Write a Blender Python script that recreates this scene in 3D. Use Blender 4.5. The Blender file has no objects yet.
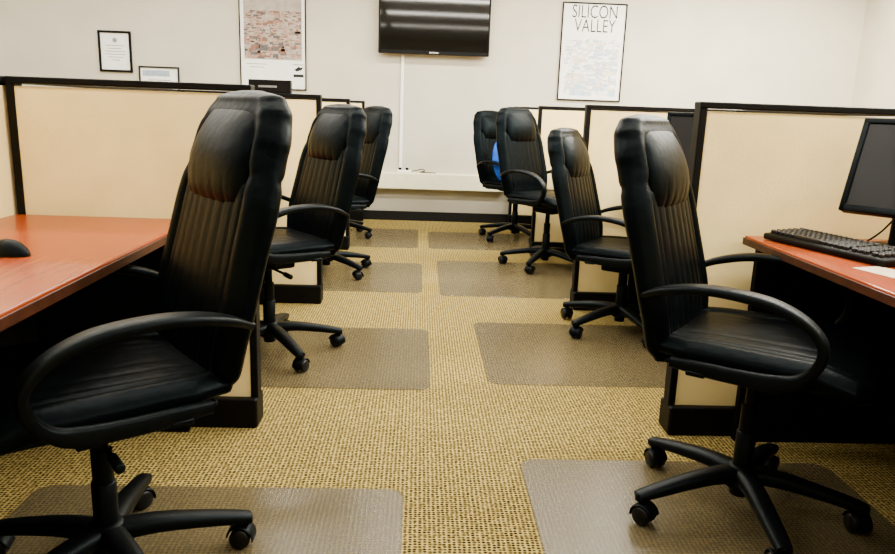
import bpy, bmesh, math, random
from mathutils import Vector, Matrix, Euler
random.seed(7)
COL = bpy.context.scene.collection
pi = math.pi

# ---------------------------------------------------------------- materials
def new_mat(name):
    m = bpy.data.materials.new(name); m.use_nodes = True
    nt = m.node_tree; b = nt.nodes["Principled BSDF"]
    return m, nt, b
def node(nt, t, **kw):
    n = nt.nodes.new(t)
    for k, v in kw.items():
        if k in n.inputs: n.inputs[k].default_value = v
        else: setattr(n, k, v)
    return n
def noisy(name, c1, c2, scale=20, rough=0.5, bump=0.0, bscale=None, detail=4, metal=0.0, spec=0.5, stretch=None, dist=0.0, tint=None):
    m, nt, b = new_mat(name)
    tc = node(nt, "ShaderNodeTexCoord"); src = tc.outputs["Object"]
    if stretch:
        mp = node(nt, "ShaderNodeMapping"); mp.inputs["Scale"].default_value = stretch
        nt.links.new(src, mp.inputs[0]); src = mp.outputs[0]
    n = node(nt, "ShaderNodeTexNoise", Scale=scale, Detail=detail, Distortion=dist)
    nt.links.new(src, n.inputs["Vector"])
    r = node(nt, "ShaderNodeValToRGB")
    r.color_ramp.elements[0].position = .35; r.color_ramp.elements[1].position = .65
    r.color_ramp.elements[0].color = (*c1, 1); r.color_ramp.elements[1].color = (*c2, 1)
    nt.links.new(n.outputs["Fac"], r.inputs[0]); nt.links.new(r.outputs[0], b.inputs["Base Color"])
    b.inputs["Roughness"].default_value = rough; b.inputs["Metallic"].default_value = metal
    b.inputs["Specular IOR Level"].default_value = spec
    if tint: b.inputs["Specular Tint"].default_value = (*tint, 1)
    if bump:
        n2 = node(nt, "ShaderNodeTexNoise", Scale=bscale or scale, Detail=5)
        nt.links.new(src, n2.inputs["Vector"])
        bp = node(nt, "ShaderNodeBump", Strength=bump, Distance=0.01)
        nt.links.new(n2.outputs["Fac"], bp.inputs["Height"]); nt.links.new(bp.outputs[0], b.inputs["Normal"])
    return m
M = {}
M['wall'] = noisy("wall_paint", (.44,.415,.33), (.48,.45,.36), 3, .8, .05, 180)
M['ceil'] = noisy("ceiling_tile", (.50,.49,.44), (.58,.57,.52), 60, .9, .2, 120)
M['fabric'] = noisy("panel_fabric", (.79,.62,.265), (.87,.70,.325), 5, .95, .25, 500, spec=.1)
M['trim'] = noisy("black_trim", (.0010,.0010,.0010), (.0022,.0022,.0022), 30, .5, spec=.10)
M['baseb'] = noisy("black_baseboard", (.002,.002,.002), (.004,.004,.004), 20, .5, spec=.2)
M['leather'] = noisy("black_leather", (.0003,.0006,.0008), (.0007,.0012,.0014), 30, .40, .20, 34, spec=.045, dist=.6, tint=(.55,.80,.92))
M['plastic'] = noisy("black_plastic", (.0008,.0011,.0013), (.0015,.0019,.0022), 60, .42, .1, 400, spec=.08, tint=(.65,.85,.95))
M['wheel'] = noisy("caster_rubber", (.0015,.0015,.0015), (.003,.003,.003), 60, .38, spec=.2)
M['metal'] = noisy("dark_metal", (.03,.03,.03), (.05,.05,.05), 60, .3, metal=.8)
M['wood'] = noisy("cherry_laminate", (.205,.032,.006), (.245,.041,.008), 4, .27, .01, 60, detail=8, stretch=(9,1,1), dist=.4, spec=.20, tint=(1,.7,.5))
M['woodedge'] = noisy("dark_edge_band", (.03,.009,.004), (.05,.015,.006), 30, .5, spec=.15)
M['support_shade'] = noisy("dark_support_shade", (.0010,.0010,.0010), (.002,.0018,.0016), 20, .7, spec=.05)  # black of the desk brackets and of the shade built as panels
M['white'] = noisy("white_plastic", (.75,.74,.70), (.8,.79,.75), 20, .5)
M['ledge'] = noisy("ledge_paint", (.66,.63,.42), (.72,.69,.48), 10, .6)
M['paper'] = noisy("white_paper", (.72,.72,.69), (.78,.78,.75), 12, .7)
M['cream'] = noisy("tan_paper", (.45,.37,.24), (.54,.45,.31), 12, .7)
M['bluegrey'] = noisy("blue_grey_paper", (.20,.26,.34), (.30,.36,.43), 25, .7)
M['ink'] = noisy("black_ink", (.008,.008,.008), (.012,.012,.012), 50, .6, spec=.2)
M['greyink'] = noisy("grey_ink", (.12,.13,.14), (.18,.19,.20), 50, .6)
M['screen'] = noisy("glossy_black_screen", (.0010,.0010,.0012), (.0016,.0016,.0018), 8, .05, spec=.6)
M['mscreen'] = noisy("matte_black_screen", (.005,.005,.006), (.008,.008,.009), 8, .4, spec=.15)
M['key'] = noisy("black_keycap", (.004,.004,.004), (.007,.007,.007), 40, .42, spec=.3)
M['blue'] = noisy("blue_nylon", (.003,.05,.36), (.006,.09,.52), 20, .7, .4, 40, spec=.2)
M['bluepale'] = noisy("pale_blue_ink", (.32,.45,.56), (.42,.54,.62), 40, .7)
M['pinkpale'] = noisy("pale_pink_ink", (.62,.46,.39), (.68,.55,.47), 40, .7)
M['sandpale'] = noisy("pale_sand_ink", (.58,.52,.38), (.64,.58,.45), 40, .7)
M['brick'] = noisy("brick_red_ink", (.13,.05,.028), (.20,.09,.055), 60, .7)
M['rose'] = noisy("rose_ink", (.24,.145,.10), (.32,.21,.15), 60, .7)
M['slate'] = noisy("slate_ink", (.05,.042,.04), (.10,.085,.08), 60, .7)
M['haze'] = noisy("haze_ink", (.25,.215,.18), (.34,.30,.26), 14, .7)

# carpet
m, nt, b = new_mat("loop_carpet")
tc = node(nt, "ShaderNodeTexCoord")
mp = node(nt, "ShaderNodeMapping"); mp.inputs["Scale"].default_value = (.9, 1.05, 1)
nt.links.new(tc.outputs["Object"], mp.inputs[0])
vo = node(nt, "ShaderNodeTexVoronoi", Scale=84.0, Randomness=.25)
nt.links.new(mp.outputs[0], vo.inputs["Vector"])
rp = node(nt, "ShaderNodeValToRGB")
e = rp.color_ramp.elements
e[0].position = .29; e[0].color = (.012,.008,.002,1); e[1].position = .56; e[1].color = (.335,.25,.078,1)
nt.links.new(vo.outputs["Distance"], rp.inputs[0])
vc = node(nt, "ShaderNodeSeparateColor"); nt.links.new(vo.outputs["Color"], vc.inputs[0])
gt = node(nt, "ShaderNodeMath", operation='GREATER_THAN'); gt.inputs[1].default_value = .80
nt.links.new(vc.outputs[0], gt.inputs[0])
ml = node(nt, "ShaderNodeMath", operation='MULTIPLY'); ml.inputs[1].default_value = .45
nt.links.new(gt.outputs[0], ml.inputs[0])
mx = node(nt, "ShaderNodeMix", data_type='RGBA')
nt.links.new(ml.outputs[0], mx.inputs[0]); nt.links.new(rp.outputs[0], mx.inputs[6]); mx.inputs[7].default_value = (.10,.070,.02,1)
nz = node(nt, "ShaderNodeTexNoise", Scale=1.3, Detail=3); nt.links.new(tc.outputs["Object"], nz.inputs["Vector"])
hs = node(nt, "ShaderNodeHueSaturation"); 
mr = node(nt, "ShaderNodeMapRange"); mr.inputs[3].default_value=.84; mr.inputs[4].default_value=1.12
nt.links.new(nz.outputs["Fac"], mr.inputs[0]); nt.links.new(mr.outputs[0], hs.inputs["Value"])
nt.links.new(mx.outputs[2], hs.inputs["Color"]); nt.links.new(hs.outputs[0], b.inputs["Base Color"])
b.inputs["Roughness"].default_value = 1.0; b.inputs["Specular IOR Level"].default_value = .02
bp = node(nt, "ShaderNodeBump", Strength=.25, Distance=.002)
nt.links.new(vo.outputs["Distance"], bp.inputs["Height"]); nt.links.new(bp.outputs[0], b.inputs["Normal"])
M['carpet'] = m
# chair mat
m, nt, b = new_mat("clear_vinyl")
tc = node(nt, "ShaderNodeTexCoord")
vo = node(nt, "ShaderNodeTexVoronoi", Scale=70.0, Randomness=.0); nt.links.new(tc.outputs["Object"], vo.inputs["Vector"])
bp = node(nt, "ShaderNodeBump", Strength=.25, Distance=.002); nt.links.new(vo.outputs["Distance"], bp.inputs["Height"])
nt.links.new(bp.outputs[0], b.inputs["Normal"])
b.inputs["Base Color"].default_value = (.15,.128,.078,1); b.inputs["Roughness"].default_value = .24
b.inputs["Specular IOR Level"].default_value = .8
tr = node(nt, "ShaderNodeBsdfTransparent"); tr.inputs[0].default_value = (.80,.78,.73,1)
ms = node(nt, "ShaderNodeMixShader"); ms.inputs[0].default_value = .24
nt.links.new(tr.outputs[0], ms.inputs[1]); nt.links.new(b.outputs[0], ms.inputs[2])
nt.links.new(ms.outputs[0], nt.nodes["Material Output"].inputs[0])
M['mat'] = m
m, nt, b = new_mat("light_diffuser")
nz = node(nt, "ShaderNodeTexNoise", Scale=200.0)
b.inputs["Base Color"].default_value = (.9,.9,.85,1)
b.inputs["Emission Color"].default_value = (1,.95,.84,1); b.inputs["Emission Strength"].default_value = 5
M['diff'] = m

# ---------------------------------------------------------------- mesh builder
class MB:
    def __init__(s): s.bm = bmesh.new()
    def box(s, c, d, bev=0.0, rot=None, seg=2, mi=0):
        g = bmesh.ops.create_cube(s.bm, size=1); vs = g['verts']
        mat = Matrix.Translation(Vector(c)) @ (rot.to_matrix().to_4x4() if rot else Matrix()) @ Matrix.Diagonal((*d, 1))
        bmesh.ops.transform(s.bm, matrix=mat, verts=vs)
        fs = set(f for v in vs for f in v.link_faces)
        for f in fs: f.material_index = mi
        if bev:
            es = list(set(e for v in vs for e in v.link_edges))
            bmesh.ops.bevel(s.bm, geom=es, offset=bev, segments=seg, affect='EDGES', profile=.5)
        return s
    def cyl(s, p0, p1, r0, r1=None, seg=20, bev=0):
        r1 = r0 if r1 is None else r1
        p0, p1 = Vector(p0), Vector(p1); d = p1-p0
        q = d.to_track_quat('Z', 'Y').to_matrix().to_4x4()
        rings = []
        prof = [(0, r0), (1, r1)]
        if bev:
            L = d.length; prof = [(0, r0-bev), (bev/L, r0), (1-bev/L, r1), (1, r1-bev)]
        for t, r in prof:
            rings.append([Matrix.Translation(p0+d*t) @ q @ Vector((r*math.cos(a), r*math.sin(a), 0)) for a in [2*pi*i/seg for i in range(seg)]])
        return s.loft(rings)
    def loft(s, rings, cap=True, closed=False):
        R = [[s.bm.verts.new(p) for p in r] for r in rings]
        n = len(R[0]); m = len(R)
        for i in range(m if closed else m-1):
            a, b2 = R[i], R[(i+1) % m]
            for j in range(n):
                k = (j+1) % n
                s.bm.faces.new((a[j], a[k], b2[k], b2[j]))
        if cap and not closed:
            s.bm.faces.new(list(reversed(R[0]))); s.bm.faces.new(R[-1])
        return s
    def sweep(s, pts, wh, side=Vector((0,1,0)), seg=14, n=2.6, closed=False):
        pts = [Vector(p) for p in pts]; rings = []
        N = len(pts)
        for i, p in enumerate(pts):
            if closed: t = pts[(i+1) % N]-pts[i-1]
            else: t = pts[min(i+1, N-1)]-pts[max(i-1, 0)]
            t.normalize(); up = t.cross(side).normalized(); sd = up.cross(t).normalized()
            w, h = wh[i] if isinstance(wh, list) else wh
            r = []
            for j in range(seg):
                a = 2*pi*j/seg; c, q = math.cos(a), math.sin(a)
                r.append(p + sd*(math.copysign(abs(c)**(2/n), c)*w/2) + up*(math.copysign(abs(q)**(2/n), q)*h/2))
            rings.append(r)
        return s.loft(rings, closed=closed)
    def mesh(s, name, mats, smooth=True):
        bmesh.ops.recalc_face_normals(s.bm, faces=s.bm.faces)
        me = bpy.data.meshes.new(name); s.bm.to_mesh(me); s.bm.free()
        for mt in (mats if isinstance(mats, (list, tuple)) else [mats]): me.materials.append(mt)
        if smooth:
            for p in me.polygons: p.use_smooth = True
            try: me.set_sharp_from_angle(angle=math.radians(50))
            except Exception: pass
        return me
def smooth_path(pts, n=8, closed=False):
    out = []; P = [Vector(p) for p in pts]; N = len(P)
    rng = range(N if closed else N-1)
    for i in rng:
        if closed: a, b2, c, d = P[i-1], P[i], P[(i+1) % N], P[(i+2) % N]
        else: a, b2, c, d = P[max(i-1, 0)], P[i], P[i+1], P[min(i+2, N-1)]
        for k in range(n):
            t = k/n
            out.append(.5*((2*b2)+(-a+c)*t+(2*a-5*b2+4*c-d)*t*t+(-a+3*b2-3*c+d)*t**3))
    if not closed: out.append(P[-1])
    return out
def interp(tab, v):
    for i in range(len(tab)-1):
        if v <= tab[i+1][0]:
            a, b2 = tab[i], tab[i+1]; t = (v-a[0])/(b2[0]-a[0]); t = max(0, min(1, t)); t = t*t*(3-2*t)
            return a[1]+(b2[1]-a[1])*t
    return tab[-1][1]
def obj(name, me, parent=None, loc=(0,0,0), rot=(0,0,0)):
    o = bpy.data.objects.new(name, me); COL.objects.link(o)
    o.location = loc; o.rotation_euler = rot
    if parent: o.parent = parent
    return o
def thing(name, label, cat, loc=(0,0,0), rotz=0, group=None, rot=None):
    o = bpy.data.objects.new(name, None); COL.objects.link(o); o.empty_display_size = .05
    o.location = loc; o.rotation_euler = rot if rot else (0, 0, rotz)
    o["label"] = label; o["category"] = cat
    if group: o["group"] = group
    return o
def structure(name, me):
    o = obj(name, me); o["kind"] = "structure"; return o

# ---------------------------------------------------------------- room
WX0, WX1, WY0, WY1, H = -5.4, 4.40, -2.6, 7.52, 2.7
structure("floor", MB().box(((WX0+WX1)/2, (WY0+WY1)/2, -.05), (WX1-WX0+.4, WY1-WY0+.4, .1)).mesh("floor", M['carpet'], False))
structure("ceiling", MB().box(((WX0+WX1)/2, (WY0+WY1)/2, H+.05), (WX1-WX0+.4, WY1-WY0+.4, .1)).mesh("ceiling", M['ceil'], False))
structure("wall_far", MB().box(((WX0+WX1)/2, WY1+.1, H/2), (WX1-WX0+.4, .2, H)).mesh("wall_far", M['wall'], False))
structure("wall_near", MB().box(((WX0+WX1)/2, WY0-.1, H/2), (WX1-WX0+.4, .2, H)).mesh("wall_near", M['wall'], False))
structure("wall_left", MB().box((WX0-.1, (WY0+WY1)/2, H/2), (.2, WY1-WY0, H)).mesh("wall_left", M['wall'], False))
structure("wall_right", MB().box((WX1+.1, (WY0+WY1)/2, H/2), (.2, WY1-WY0, H)).mesh("wall_right", M['wall'], False))
structure("baseboard_far", MB().box(((WX0+WX1)/2, WY1-.008, .048), (WX1-WX0, .016, .096), .003).mesh("baseboard_far", M['baseb'], False))
structure("baseboard_right", MB().box((WX1-.008, (WY0+WY1)/2, .048), (.016, WY1-WY0-.04, .096), .003).mesh("baseboard_right", M['baseb'], False))
structure("trim_1", MB().box((.185, WY1-.06, .415), (1.40, .12, .16), .006).mesh("trim_1", M['ledge'], False))

# ---------------------------------------------------------------- partitions
ROWS = [.80, 2.49, 4.19, 5.87, 7.42]
PH = 1.187
LS, RS = -1.365, 1.82
LE, RE = -.550, .930
def panel(label, x0, x1, y0, y1, group, endpost=None):
    alongx = (x1-x0) > (y1-y0)
    c = ((x0+x1)/2, (y0+y1)/2)
    t = thing("cubicle_partition", label, "office partition", (c[0], c[1], 0), 0, group)
    lx, ly = x1-x0, y1-y0
    def dims(th, sh=0): return (lx-sh, th) if alongx else (th, ly-sh)
    d = dims(.05, .05); obj("fabric_panel", MB().box((0,0,(PH-.03+.10)/2+.0), (d[0], d[1], PH-.03-.10), .004).mesh("fabric_panel", M['fabric'], False), t)
    d = dims(.062); obj("top_cap", MB().box((0,0,PH-.011), (d[0], d[1], .022), .004).mesh("top_cap", M['trim'], False), t)
    d = dims(.11 if alongx else .08, 0 if alongx else .1); obj("base_raceway", MB().box((0,0,.055), (d[0], d[1], .108), .008).mesh("base_raceway", M['trim'], False), t)
    L = lx if alongx else ly
    for sgn in (-1, 1):
        p = (sgn*(L/2-.0135), 0, PH/2) if alongx else (0, sgn*(L/2-.0135), PH/2)
        dd = (.026, .058, PH-.005) if alongx else (.058, .026, PH-.005)
        obj("end_post", MB().box(p, dd, .004).mesh("end_post", M['trim'], False), t)
    return t
for i, y in enumerate(ROWS):
    panel("tan fabric cubicle divider with black top cap and base", LS+.035, LE, y-.03, y+.03, "cubicle dividers beside the aisle")
    panel("tan fabric cubicle divider with black top cap and base", RE, RS-.035, y-.03, y+.03, "cubicle dividers beside the aisle")
for i in range(4):
    panel("tan fabric partition running behind the desks", LS-.03, LS+.03, ROWS[i]-.0+.035, ROWS[i+1]+.03, "long partitions behind the desks")
    panel("tan fabric partition running behind the desks", RS-.03, RS+.03, ROWS[i]-.0+.035, ROWS[i+1]+.03, "long partitions behind the desks")

# ---------------------------------------------------------------- desks
DZ = .747
def desk(x0, x1, y0, y1, front):
    t = thing("desk", "cherry laminate cubicle desk with black supports", "desk", ((x0+x1)/2, (y0+y1)/2, 0), 0, "cherry desks in the cubicles")
    lx, ly = x1-x0, y1-y0
    obj("worktop", MB().box((0,0,DZ-.014), (lx, ly, .028), .004).mesh("worktop", M['wood'], False), t)
    fx = lx/2*front
    obj("edge_band", MB().box((fx+front*.003, 0, DZ-.018), (.005, ly, .024), .002).mesh("edge_band", M['woodedge'], False), t)
    for s in (-1, 1):
        obj("side_support_shade", MB().box((-front*.01, s*(ly/2-.02), (DZ-.03)/2), (lx-.06, .03, DZ-.031), .003).mesh("side_support_shade", M['support_shade'], False), t)  # end bracket made full depth, its black also stands in for shade
    obj("underdesk_shade_panel", MB().box((-front*(lx/2-.05), 0, .42), (.02, ly-.08, .58), .002).mesh("underdesk_shade_panel", M['support_shade'], False), t)  # added dark sheet along the partition, stands in for shade below the worktop
    return t
for i in range(4):
    desk(LS+.045, -.74 if i == 0 else -.81, ROWS[i]+.06, ROWS[i+1]-.06, 1)
    desk(1.12 if i == 0 else 1.20, RS-.045, ROWS[i]+.06, ROWS[i+1]-.06, -1)

# ---------------------------------------------------------------- chair meshes
def chair_meshes():
    C = {}
    path = smooth_path([(-.212,0,.475), (-.235,0,.54), (-.248,0,.615), (-.278,0,.73), (-.318,0,.87), (-.358,0,1.0), (-.385,0,1.085), (-.392,0,1.150)], 14)
    W = [(0,.17),(.04,.205),(.12,.235),(.35,.252),(.55,.246),(.75,.212),(.88,.182),(.955,.150),(1,.060)]
    T = [(0,.02),(.04,.036),(.15,.045),(.4,.048),(.7,.054),(.86,.056),(.94,.046),(.98,.030),(1,.006)]
    rings = []; N = len(path); S = 220
    for i, p in enumerate(path):
        v = i/(N-1); t = (path[min(i+1, N-1)]-path[max(i-1, 0)]).normalized()
        fw = Vector((t.z, 0, -t.x)); w, th = interp(W, v), interp(T, v); r = []
        for j in range(S):
            a = 2*pi*j/S; c, q = math.cos(a), math.sin(a)
            y = math.copysign(abs(c)**(2/2.5), c)*w; f = math.copysign(abs(q)**(2/2.25), q)*th
            if q > 0:
                e2 = abs(y)/w
                f += .015*math.exp(-((e2-.84)/.11)**2)*min(1, v*6)*min(1, (1-v)*5)
                if .06 < v < .74:
                    k = max(0, min(1, (v-.06)*7, (.74-v)*7, (.72-e2)*6))
                    yy = y*(1+.35*max(0, v-.3))
                    f -= .0034*k*math.exp(-(((yy/.050+.5) % 1-.5)/.12)**2)
                    f -= .007*math.exp(-((e2-.71)/.025)**2)
                f -= .009*math.exp(-((v-.66)/.018)**2)*max(0, 1-e2**4)
                f -= .005*math.exp(-((v-.07)/.012)**2)
            else:
                f += .006*math.exp(-((v-.66)/.012)**2) + .005*math.exp(-((abs(y)/w-.8)/.025)**2)
            r.append(p + Vector((0, y, 0)) + fw*f)
        rings.append(r)
    C['backrest'] = MB().loft(rings).mesh("backrest", M['leather'])
    rings = []; n2 = 36
    for i in range(n2+1):
        v = i/n2; ang = (v-.5)*pi; k = max(.04, abs(math.cos(ang))**.52)
        z = .885+.245*v; x0 = -.288-.088*v
        r = []
        for j in range(140):
            a = 2*pi*j/140; c, q = math.cos(a), math.sin(a)
            y = math.copysign(abs(c)**.76, c)*(.172-.024*v)*(.74+.26*k); f = math.copysign(abs(q)**.8, q)*.056*k
            if q > 0 and v < .40: f -= .004*(.40-v)*2*math.exp(-(((y/.050+.5) % 1-.5)/.16)**2)
            r.append(Vector((x0+f, y, z+.1*f)))
        rings.append(r)
    C['headrest'] = MB().loft(rings).mesh("headrest", M['leather'])
    rings = []; n2 = 70
    for i in range(n2+1):
        u = i/n2; x = -.25+.56*u
        w = interp([(0,.19),(.05,.225),(.2,.245),(.7,.258),(.92,.25),(.98,.215),(1,.17)], u)
        th = interp([(0,.015),(.06,.030),(.3,.034),(.75,.038),(.93,.034),(.98,.022),(1,.006)], u)
        zc = .530 + .004*math.sin(u*pi) - .03*max(0, u-.75)/.25
        r = []
        for j in range(S):
            a = 2*pi*j/S; c, q = math.cos(a), math.sin(a)
            y = math.copysign(abs(c)**(2/3.4), c)*w; f = math.copysign(abs(q)**(2/2.8), q)*th
            e2 = abs(y)/w
            if q > 0:
                f += .011*math.exp(-((e2-.86)/.10)**2)
                if .08 < u < .88:
                    k = max(0, min(1, (u-.08)*8, (.88-u)*8, (.70-e2)*7))
                    f -= .0026*k*math.exp(-(((y/.052+.5) % 1-.5)/.13)**2)
                    f -= .005*math.exp(-((e2-.72)/.03)**2)
            r.append(Vector((x, y, zc+f)))
        rings.append(r)
    C['seat'] = MB().loft(rings).mesh("seat", M['leather'])
    C['seat_pan'] = MB().box((.02, 0, .497), (.44, .43, .016), .007).box((-.0, 0, .475), (.26, .20, .035), .008).mesh("seat_pan", M['plastic'])
    C['tilt_mechanism'] = MB().box((-.01, 0, .440), (.20, .11, .05), .012).cyl((.03, .05, .440), (.03, .24, .435), .006, seg=10).cyl((.03, .22, .435), (.03, .28, .433), .011, seg=12, bev=.003).mesh("tilt_mechanism", M['plastic'])
    bp_ = smooth_path([(-.06,0,.453), (-.18,0,.459), (-.272,0,.488), (-.298,0,.56), (-.312,0,.64)], 6)
    C['back_bracket'] = MB().sweep(bp_, (.07, .014)).mesh("back_bracket", M['plastic'])
    for sg in (1, -1):
        pts = [(-.268,.232,.672), (-.20,.262,.702), (-.11,.284,.723), (-.02,.290,.726), (.072,.290,.714), (.145,.288,.682), (.186,.284,.635), (.182,.280,.582), (.145,.275,.536), (.09,.270,.516), (-.03,.262,.509), (-.17,.25,.509)]
        pts = smooth_path([(x, y*sg, z) for x, y, z in pts], 6)
        n3 = len(pts); wh = []
        for i in range(n3):
            v = i/(n3-1)
            w = interp([(0,.035),(.15,.056),(.35,.060),(.5,.050),(.7,.034),(.8,.026),(1,.024)], v)
            h = interp([(0,.020),(.15,.025),(.35,.027),(.5,.025),(.68,.027),(.82,.042),(.93,.040),(1,.028)], v)
            wh.append((w, h))
        mb = MB().sweep(pts, wh, n=3.2)
        mb.box((.08, .235*sg, .495), (.05, .08, .014), .004).box((-.10, .235*sg, .493), (.05, .07, .014), .004)
        C['armrest%d' % sg] = mb.mesh("armrest", M['plastic'])
    C['gas_lift'] = MB().cyl((0,0,.05), (0,0,.25), .028, bev=.003).cyl((0,0,.25), (0,0,.33), .024).mesh("gas_lift", M['plastic'])
    C['lift_rod'] = MB().cyl((0,0,.26), (0,0,.425), .017).mesh("lift_rod", M['plastic'])
    mb = MB().cyl((0,0,.078), (0,0,.145), .050, .040, bev=.006)
    for k in range(5):
        a = 2*pi*k/5; d = Vector((math.cos(a), math.sin(a), 0)); sd = Vector((-math.sin(a), math.cos(a), 0))
        pts = smooth_path([d*.02+Vector((0,0,.118)), d*.11+Vector((0,0,.116)), d*.21+Vector((0,0,.102)), d*.295+Vector((0,0,.086)), d*.335+Vector((0,0,.078))], 4)
        n3 = len(pts)
        mb.sweep(pts, [(.066-.024*i/(n3-1), .050-.024*i/(n3-1)) for i in range(n3)], side=sd)
        mb.cyl(d*.322+Vector((0,0,.064)), d*.322+Vector((0,0,.088)), .019, bev=.003)
    C['star_base'] = mb.mesh("star_base", M['plastic'])
    mb = MB()
    for s in (-1, 1): mb.cyl((-.012, s*.006, .027), (-.012, s*.026, .027), .027, bev=.004, seg=24)
    C['wheels'] = mb.mesh("wheel_pair", M['wheel'])
    mb = MB().cyl((0,0,.03), (0,0,.072), .008, seg=12)
    arc = [(-.012+.033*math.cos(t), 0, .027+.033*math.sin(t)) for t in [math.radians(a) for a in range(-10, 171, 15)]]
    mb.sweep(arc, (.050, .006)).cyl((-.012,-.005,.027), (-.012,.005,.027), .022, seg=18)
    C['hood'] = mb.mesh("caster_hood", M['plastic'])
    return C
CM = chair_meshes()
def chair(x, y, face, lift, baseang, label, blift=0.0):
    t = thing("office_chair", label, "office chair", (x, y, .0045), math.radians(face), "black high-back office chairs along the aisle")
    for nm in ("backrest", "headrest"):
        obj(nm, CM[nm], t, (0, 0, lift+blift))
    for nm in ("seat", "seat_pan", "tilt_mechanism", "back_bracket"):
        obj(nm, CM[nm], t, (0, 0, lift))
    obj("armrest", CM['armrest1'], t, (0, 0, lift)); obj("armrest", CM['armrest-1'], t, (0, 0, lift))
    obj("gas_lift", CM['gas_lift'], t)
    obj("lift_rod", CM['lift_rod'], t, (0, 0, lift))
    ba = math.radians(baseang-face)
    obj("star_base", CM['star_base'], t, (0,0,0), (0,0,ba))
    for k in range(5):
        a = ba+2*pi*k/5
        c = obj("caster", CM['hood'], t, (.322*math.cos(a), .322*math.sin(a), 0), (0, 0, a+random.uniform(-1.2, 1.2)))
        obj("wheel_pair", CM['wheels'], c)
    return t
chair(-.720, 1.59, 217, -.026, 24, "black leather high-back office chair pulled back from its desk", .030)
chair(.970, 1.93, -36, -.017, 121, "black leather office chair beside the desk with a keyboard")
chair(-.672, 3.27, 217, -.02, -56, "black leather high-back swivel chair turned towards its cubicle desk", .005)
chair(1.10, 3.75, -33, -.095, 140, "black leather office chair set lower than the others")
chair(-.625, 4.98, 212, -.03, -40, "black leather high-back swivel chair turned towards its cubicle desk", .015)
chair(.965, 5.36, -50, -.01, 168, "black leather high-back chair turned to face out of its cubicle", .025)
chair(-.72, 6.45, 205, -.02, -20, "black leather high-back swivel chair turned towards its cubicle desk")
chair(.88, 6.55, -50, -.03, 150, "black leather high-back chair holding a blue backpack", .015)

# ---------------------------------------------------------------- chair mats
def mat_mesh(w, d):
    mb = MB(); r = .055; pts = []
    for cx, cy, a0 in ((w/2-r, d/2-r, 0), (-w/2+r, d/2-r, 90), (-w/2+r, -d/2+r, 180), (w/2-r, -d/2+r, 270)):
        for k in range(7):
            a = math.radians(a0+15*k); pts.append((cx+r*math.cos(a), cy+r*math.sin(a)))
    rings = [[Vector((x, y, .0)) for x, y in pts], [Vector((x, y, .0025)) for x, y in pts], [Vector((x*.995, y*.995, .004)) for x, y in pts]]
    return mb.loft(rings).mesh("chair_mat", M['mat'], False)
for x0, x1, y0, y1 in [(-1.1,-.02,1.10,2.02), (-1.0,.072,2.83,3.68), (-.95,.042,4.46,5.35), (-.95,.008,5.975,6.91),
                       (.357,1.4,1.25,2.23), (.32,1.4,2.91,3.83), (.153,1.3,4.40,5.48), (.10,1.19,5.975,6.82)]:
    o = obj("chair_mat", mat_mesh(x1-x0, y1-y0), None, ((x0+x1)/2, (y0+y1)/2, .0005))
    o["label"] = "clear vinyl chair mat lying on the carpet"; o["category"] = "chair mat"; o["group"] = "clear chair mats on the carpet"

# ---------------------------------------------------------------- monitors, keyboard, mouse
def monitor(x, y, rotz, label, tilt=12, w=.40):
    t = thing("computer_monitor", label, "computer monitor", (x, y, DZ), rotz, "flat computer monitors")
    obj("stand_base", MB().cyl((0,.01,0), (0,.01,.016), .100, .095, seg=40, bev=.003).mesh("stand_base", M['plastic']), t)
    obj("stand_neck", MB().sweep([(0,.02,.008), (0,.025,.08), (0,.03,.20), (0,.03,.24)], (.09, .03), side=Vector((1,0,0))).mesh("stand_neck", M['plastic']), t)
    rx = math.radians(-tilt)
    zc = .256
    mb = MB(); hh = .31
    mb.box((0, .012, 0), (w, .035, hh), .008)
    mb.box((0, -.008, hh/2-.009), (w, .012, .018), .003).box((0, -.008, -hh/2+.011), (w, .012, .022), .003)
    mb.box((-w/2+.009, -.008, 0), (.018, .012, hh), .003).box((w/2-.009, -.008, 0), (.018, .012, hh), .003)
    obj("bezel", mb.mesh("bezel", M['plastic']), t, (0, 0, zc), (rx, 0, 0))
    obj("screen", MB().box((0, 0, 0), (w-.034, .016, hh-.038)).mesh("screen", M['mscreen'], False), t, (0, 0, zc), (rx, 0, 0))
    return t
mon = monitor(1.512, 2.195, math.radians(-51), "black flat monitor tilted back at the desk corner", 20, .355)
obj("monitor_cable", MB().sweep(smooth_path([(.0,.04,.20), (-.04,.08,.12), (-.08,.07,.05), (-.11,.03,.012), (-.12,.01,.006)], 6), (.006,.006), side=Vector((.3,.3,.9)), seg=8).mesh("monitor_cable", M['trim']), mon)
monitor(1.35, 3.46, math.radians(-38), "black flat monitor inside the next cubicle", 8)
def kb(x, y, rotz):
    t = thing("computer_keyboard", "black computer keyboard lying on the cherry desk", "keyboard", (x, y, DZ+.003), rotz)
    obj("keyboard_body", MB().box((0, 0, .012), (.46, .165, .022), .007, rot=Euler((math.radians(2),0,0))).mesh("keyboard_body", M['trim']), t)
    mb = MB()
    for r in range(6):
        yy = -.060+.0225*r+(.006 if r == 5 else 0)
        xs = -.216
        while xs < .208:
            wk = .019
            if r == 0 and -.12 < xs < -.02: wk = .115
            if abs(xs-.093) < .008 or abs(xs-.16) < .006: xs += .010; continue
            mb.box((xs+wk/2-.001, yy, .028+yy*.035), (wk-.0055, .0155, .013), .003, seg=1); xs += wk+.0005
    obj("keys", mb.mesh("keys", M['key'], False), t)
kb(1.295, 2.165, math.radians(-73))
t = thing("computer_mouse", "small black computer mouse on the cherry desk", "mouse", (-1.00, 1.79, DZ), math.radians(165))
rings = []
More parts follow.
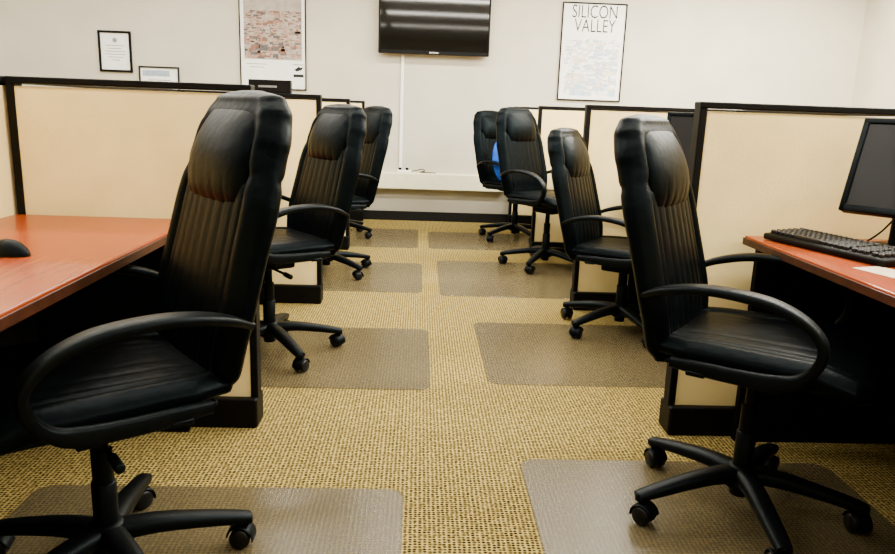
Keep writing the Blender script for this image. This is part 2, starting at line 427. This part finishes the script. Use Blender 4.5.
for i in range(29):
    u = i/28; k = max(.05, math.sin(u*pi)**.5); zc = .036*(math.sin(min(1, u*1.05)*pi)**.6 if u < .95 else .2)+.004
    r = []
    for j in range(48):
        a = 2*pi*j/48; g = 1-.07*math.exp(-((a-pi/2)/.07)**2)*(1 if u > .45 else 0)-.05*math.exp(-((u-.45)/.02)**2)
        r.append(Vector((-.062+.124*u, .034*k*math.cos(a)*g, max(0, zc*math.sin(a)*g))))
    rings.append(r)
obj("mouse_body", MB().loft(rings).mesh("mouse_body", M['plastic']), t)
obj("scroll_wheel", MB().cyl((.03,-.004,.034), (.03,.004,.034), .009, seg=16).mesh("scroll_wheel", M['wheel']), t)
o = obj("paper_note", MB().box((0,0,.001), (.10, .14, .001)).mesh("paper_note", M['cream'], False), None, (1.26, 1.86, DZ), (0,0,.3))
o["label"] = "small tan paper note on the cherry desk"; o["category"] = "paper"

t = thing("backpack", "bright blue backpack sitting on a chair seat", "backpack", (.775, 6.44, .545), math.radians(-50))
rings = []
for i in range(17):
    v = i/16; k = max(.1, math.sin(pi*(.08+.86*v))**.4)
    rings.append([Vector((-.02-.06*v+.075*k*math.copysign(abs(math.cos(a))**.7, math.cos(a)), .10*k*math.copysign(abs(math.sin(a))**.7, math.sin(a)), .33*v)) for a in [2*pi*j/28 for j in range(28)]])
obj("bag_body", MB().loft(rings).mesh("bag_body", M['blue']), t)
obj("front_pocket", MB().box((.055,0,.11), (.05,.15,.15), .022, seg=3).mesh("front_pocket", M['blue']), t)
obj("carry_loop", MB().sweep(smooth_path([(-.08,-.04,.31), (-.09,-.02,.36), (-.09,.02,.36), (-.08,.04,.31)], 5), (.02,.006), side=Vector((1,0,0)), seg=8).mesh("carry_loop", M['trim']), t)

t = thing("desk_sign", "small black sign standing on the partition top", "sign", (-.83, ROWS[2], PH))
obj("sign_body", MB().box((0,0,.035), (.23,.05,.07), .004).mesh("sign_body", M['trim'], False), t)
obj("sign_strip", MB().box((-.01,-.0255,.034), (.10,.001,.010)).mesh("sign_strip", M['greyink'], False), t)

# ---------------------------------------------------------------- wall things
WY = WY1
def text_mesh(txt, size, mat, sx=1.0, ext=.0004, bold=0):
    cu = bpy.data.curves.new("t", 'FONT'); cu.body = txt; cu.size = size; cu.extrude = ext; cu.align_x = 'CENTER'; cu.offset = bold
    o = bpy.data.objects.new("t", cu); COL.objects.link(o)
    bpy.context.view_layer.update()
    me = bpy.data.meshes.new_from_object(o.evaluated_get(bpy.context.evaluated_depsgraph_get()))
    bpy.data.objects.remove(o)
    R = Matrix.Rotation(pi/2, 4, 'X') @ Matrix.Diagonal((sx, 1, 1, 1))
    me.transform(R); me.materials.clear(); me.materials.append(mat)
    return me
def frame(t, w, h, bw, depth=.02, mat='trim'):
    mb = MB()
    for s in (-1, 1):
        mb.box((s*(w/2-bw/2), -depth/2, 0), (bw, depth, h), .002).box((0, -depth/2, s*(h/2-bw/2)), (w-2*bw+.001, depth, bw), .002)
    obj("picture_frame", mb.mesh("picture_frame", M[mat], False), t)
def quad(mb, pts, mi):
    f = mb.bm.faces.new([mb.bm.verts.new(p) for p in pts]); f.material_index = mi
def illustration(name, w, z0, z1, n, mats, smin, smax, y0, seed, outline=True, aspect=1.0):
    rnd = random.Random(seed); mb = MB()
    nm = len(mats)-1
    items = sorted([(rnd.uniform(z0, z1), rnd.uniform(-w/2, w/2)) for _ in range(n)], key=lambda a: -a[0])
    for k, (z, x) in enumerate(items):
        s = smin+(smax-smin)*rnd.random()**2; s *= .6+.8*(z1-z)/(z1-z0)
        bw, bh, sk = s*aspect, s*rnd.uniform(.4, 1.2), s*.35
        x = max(-w/2+.001, min(w/2-bw-sk-.001, x)); z = min(z, z1-bh-sk*.5)
        y = y0-.00002*(k % 60)
        m1, m2 = rnd.randrange(nm), rnd.randrange(nm)
        quad(mb, [(x,y,z), (x+bw,y,z), (x+bw,y,z+bh), (x,y,z+bh)], m1)
        quad(mb, [(x,y,z+bh), (x+bw,y,z+bh), (x+bw+sk,y,z+bh+sk*.5), (x+sk,y,z+bh+sk*.5)], m2)
        if outline:
            e = .0022
            quad(mb, [(x,y-.00001,z), (x+e,y-.00001,z), (x+e,y-.00001,z+bh), (x,y-.00001,z+bh)], nm)
            quad(mb, [(x,y-.00001,z+bh), (x+bw,y-.00001,z+bh), (x+bw,y-.00001,z+bh+e), (x,y-.00001,z+bh+e)], nm)
            quad(mb, [(x+bw,y-.00001,z), (x+bw+e,y-.00001,z), (x+bw+e,y-.00001,z+bh), (x+bw,y-.00001,z+bh)], nm)
    return mb.mesh(name, mats, False)
t = thing("wall_poster", "framed white poster with valley map and SILICON VALLEY title", "poster", (1.685, WY, 1.735))
frame(t, .64, .935, .013)
obj("print", MB().box((0,-.005,0), (.62,.006,.915)).mesh("print", M['paper'], False), t)
obj("title", text_mesh("SILICON", .175, M['ink'], .70, bold=-.0008), t, (.004, -.0095, .325))
obj("title", text_mesh("VALLEY", .175, M['ink'], .70, bold=-.0008), t, (.012, -.0095, .193))
obj("illustration", illustration("illustration", .55, -.42, .13, 340, [M['paper'], M['bluepale'], M['paper'], M['pinkpale'], M['sandpale'], M['bluepale'], M['greyink']], .016, .05, -.0085, 3, True, 1.7), t)
t = thing("wall_poster", "framed city rooftops poster with white lower margin", "poster", (-1.455, WY, 1.735))
frame(t, .645, .935, .011)
obj("print", MB().box((0,-.005,0), (.63,.006,.92)).mesh("print", M['paper'], False), t)
obj("illustration_background", MB().box((0,-.0083,.12), (.56,.001,.61)).mesh("illustration_background", M['haze'], False), t)
obj("illustration", illustration("illustration", .56, -.18, .27, 1300, [M['brick'], M['rose'], M['slate'], M['haze'], M['haze'], M['rose'], M['slate']], .014, .040, -.0092, 5, False, 1.8), t)
mb = MB()
for k, (lx, wl) in enumerate([(-.16,.20), (-.16,.14)]): mb.box((lx, -.0085, -.23-.03*k), (wl, .001, .006))
obj("caption_lines", mb.mesh("caption_lines", M['greyink'], False), t)
mb = MB()
mb.box((.245,-.0085,-.225), (.10,.001,.006)).box((.245,-.0085,-.33), (.10,.001,.028))
quad(mb, [(.20,-.009,-.275), (.23,-.009,-.29), (.275,-.009,-.275), (.295,-.009,-.247), (.265,-.009,-.252), (.245,-.009,-.24), (.23,-.009,-.256)], 0)
obj("emblem", mb.mesh("emblem", M['ink'], False), t)
t = thing("framed_certificate", "black framed certificate with cream paper and dark crest", "picture frame", (-2.975, WY, 1.570))
frame(t, .315, .385, .022)
obj("print", MB().box((0,-.005,0), (.285,.006,.355)).mesh("print", M['paper'], False), t)
mb = MB().cyl((0,-.009,.105), (0,-.0085,.105), .022, seg=20)
for k in range(6): mb.box((0, -.0085, .055-.027*k), ((.17, .12, .19, .19, .15, .08)[k], .001, .006))
obj("crest_and_text", mb.mesh("crest_and_text", M['greyink'], False), t)
t = thing("framed_certificate", "wide dark framed certificate with a blue grey header", "picture frame", (-2.565, WY, 1.295))
frame(t, .39, .30, .016, mat='ink')
obj("print", MB().box((0,-.005,0), (.365,.006,.275)).mesh("print", M['paper'], False), t)
mb = MB().box((-.03,-.0085,.085), (.26,.001,.055)); obj("header_band", mb.mesh("header_band", M['bluegrey'], False), t)
mb = MB()
for k in range(4): mb.box((0, -.0085, .02-.035*k), (.22, .001, .006))
obj("text_lines", mb.mesh("text_lines", M['greyink'], False), t)
t = thing("wall_television", "large black flat television mounted on the wall", "television", (.115, WY, 1.970))
w, h = 1.08, .64
mb = MB().box((0,-.07,0), (w,.05,h), .008)
for s in (-1, 1): mb.box((s*(w/2-.008),-.098,0), (.016,.010,h), .002)
mb.box((0,-.098,h/2-.008), (w,.010,.016), .002).box((0,-.098,-h/2+.016), (w,.010,.032), .002)
obj("television_body", mb.mesh("television_body", M['trim'], False), t)
obj("screen", MB().box((0,-.0955,.008), (w-.03,.004,h-.046)).mesh("screen", M['screen'], False), t)
obj("wall_mount", MB().box((0,-.022,0), (.4,.046,.4), .004).mesh("wall_mount", M['metal'], False), t)
obj("maker_mark", text_mesh("SAMSUNG", .020, M['paper']), t, (0, -.104, -.311))
o = obj("cable_cover", MB().box((0,0,0), (.030,.018,1.150), .004).mesh("cable_cover", M['white'], False), None, (-.188, WY-.009, 1.071))
o["label"] = "white plastic cable cover running down the wall"; o["category"] = "cable cover"
t = thing("power_strip", "small white power strip with black plugs on the wall ledge", "power strip", (-.15, WY-.06, .495))
obj("strip_body", MB().box((0,0,.014), (.15,.05,.026), .006).mesh("strip_body", M['white'], False), t)
for x in (-.04, .03): obj("plug", MB().box((x,0,.038), (.032,.03,.026), .005).mesh("plug", M['trim'], False), t)
obj("cord", MB().sweep(smooth_path([(.07,0,.014), (.13,-.02,.03), (.18,.0,.04), (.21,.02,.02), (.16,.03,.008), (.26,.0,.007), (.32,-.02,.007)], 5), (.009,.009), side=Vector((.1,.9,.3)), seg=8).mesh("cord", M['trim']), t)

# ---------------------------------------------------------------- ceiling fixtures
for yy, fy in ((.1,.36), (2.0,.92), (3.6,1.18), (5.0,1.25), (6.3,1.1)):
    for xx, pw in ((-4.25,26), (-1.85,46), (.55,58), (2.95,160)):
        t = thing("ceiling_light", "long recessed fluorescent ceiling light", "ceiling light", (xx, yy, H), 0, "fluorescent ceiling lights")
        mb = MB()
        for s in (-1, 1): mb.box((s*1.16,0,-.012), (.02,.20,.022), .002).box((0,s*.10,-.012), (2.34,.02,.022), .002)
        obj("light_housing", mb.mesh("light_housing", M['white'], False), t)
        obj("diffuser", MB().box((0,0,-.006), (2.3,.18,.008)).mesh("diffuser", M['diff'], False), t)
        ld = bpy.data.lights.new("tube_light", 'AREA'); ld.shape = 'RECTANGLE'; ld.size = 2.28; ld.size_y = .17
        ld.energy = pw*fy*1.5; ld.color = (1, .94, .81)
        lo = bpy.data.objects.new("tube_light", ld); COL.objects.link(lo); lo.parent = t; lo.location = (0, 0, -.02)
w = bpy.data.worlds.new("world"); bpy.context.scene.world = w; w.use_nodes = True
w.node_tree.nodes["Background"].inputs[0].default_value = (1,.95,.85,1); w.node_tree.nodes["Background"].inputs[1].default_value = .02

# ---------------------------------------------------------------- camera
cd = bpy.data.cameras.new("camera"); cd.sensor_width = 36; cd.lens = 730/895*36; cd.clip_start = .02
cam = bpy.data.objects.new("camera", cd); COL.objects.link(cam)
cam.matrix_world = Matrix.Translation((0, 0, 1.13)) @ Matrix.Rotation(-math.atan(.0441), 4, 'Z') @ Matrix.Rotation(math.radians(90)-math.atan(167/730), 4, 'X') @ Matrix.Rotation(.036, 4, 'Z')
bpy.context.scene.camera = cam
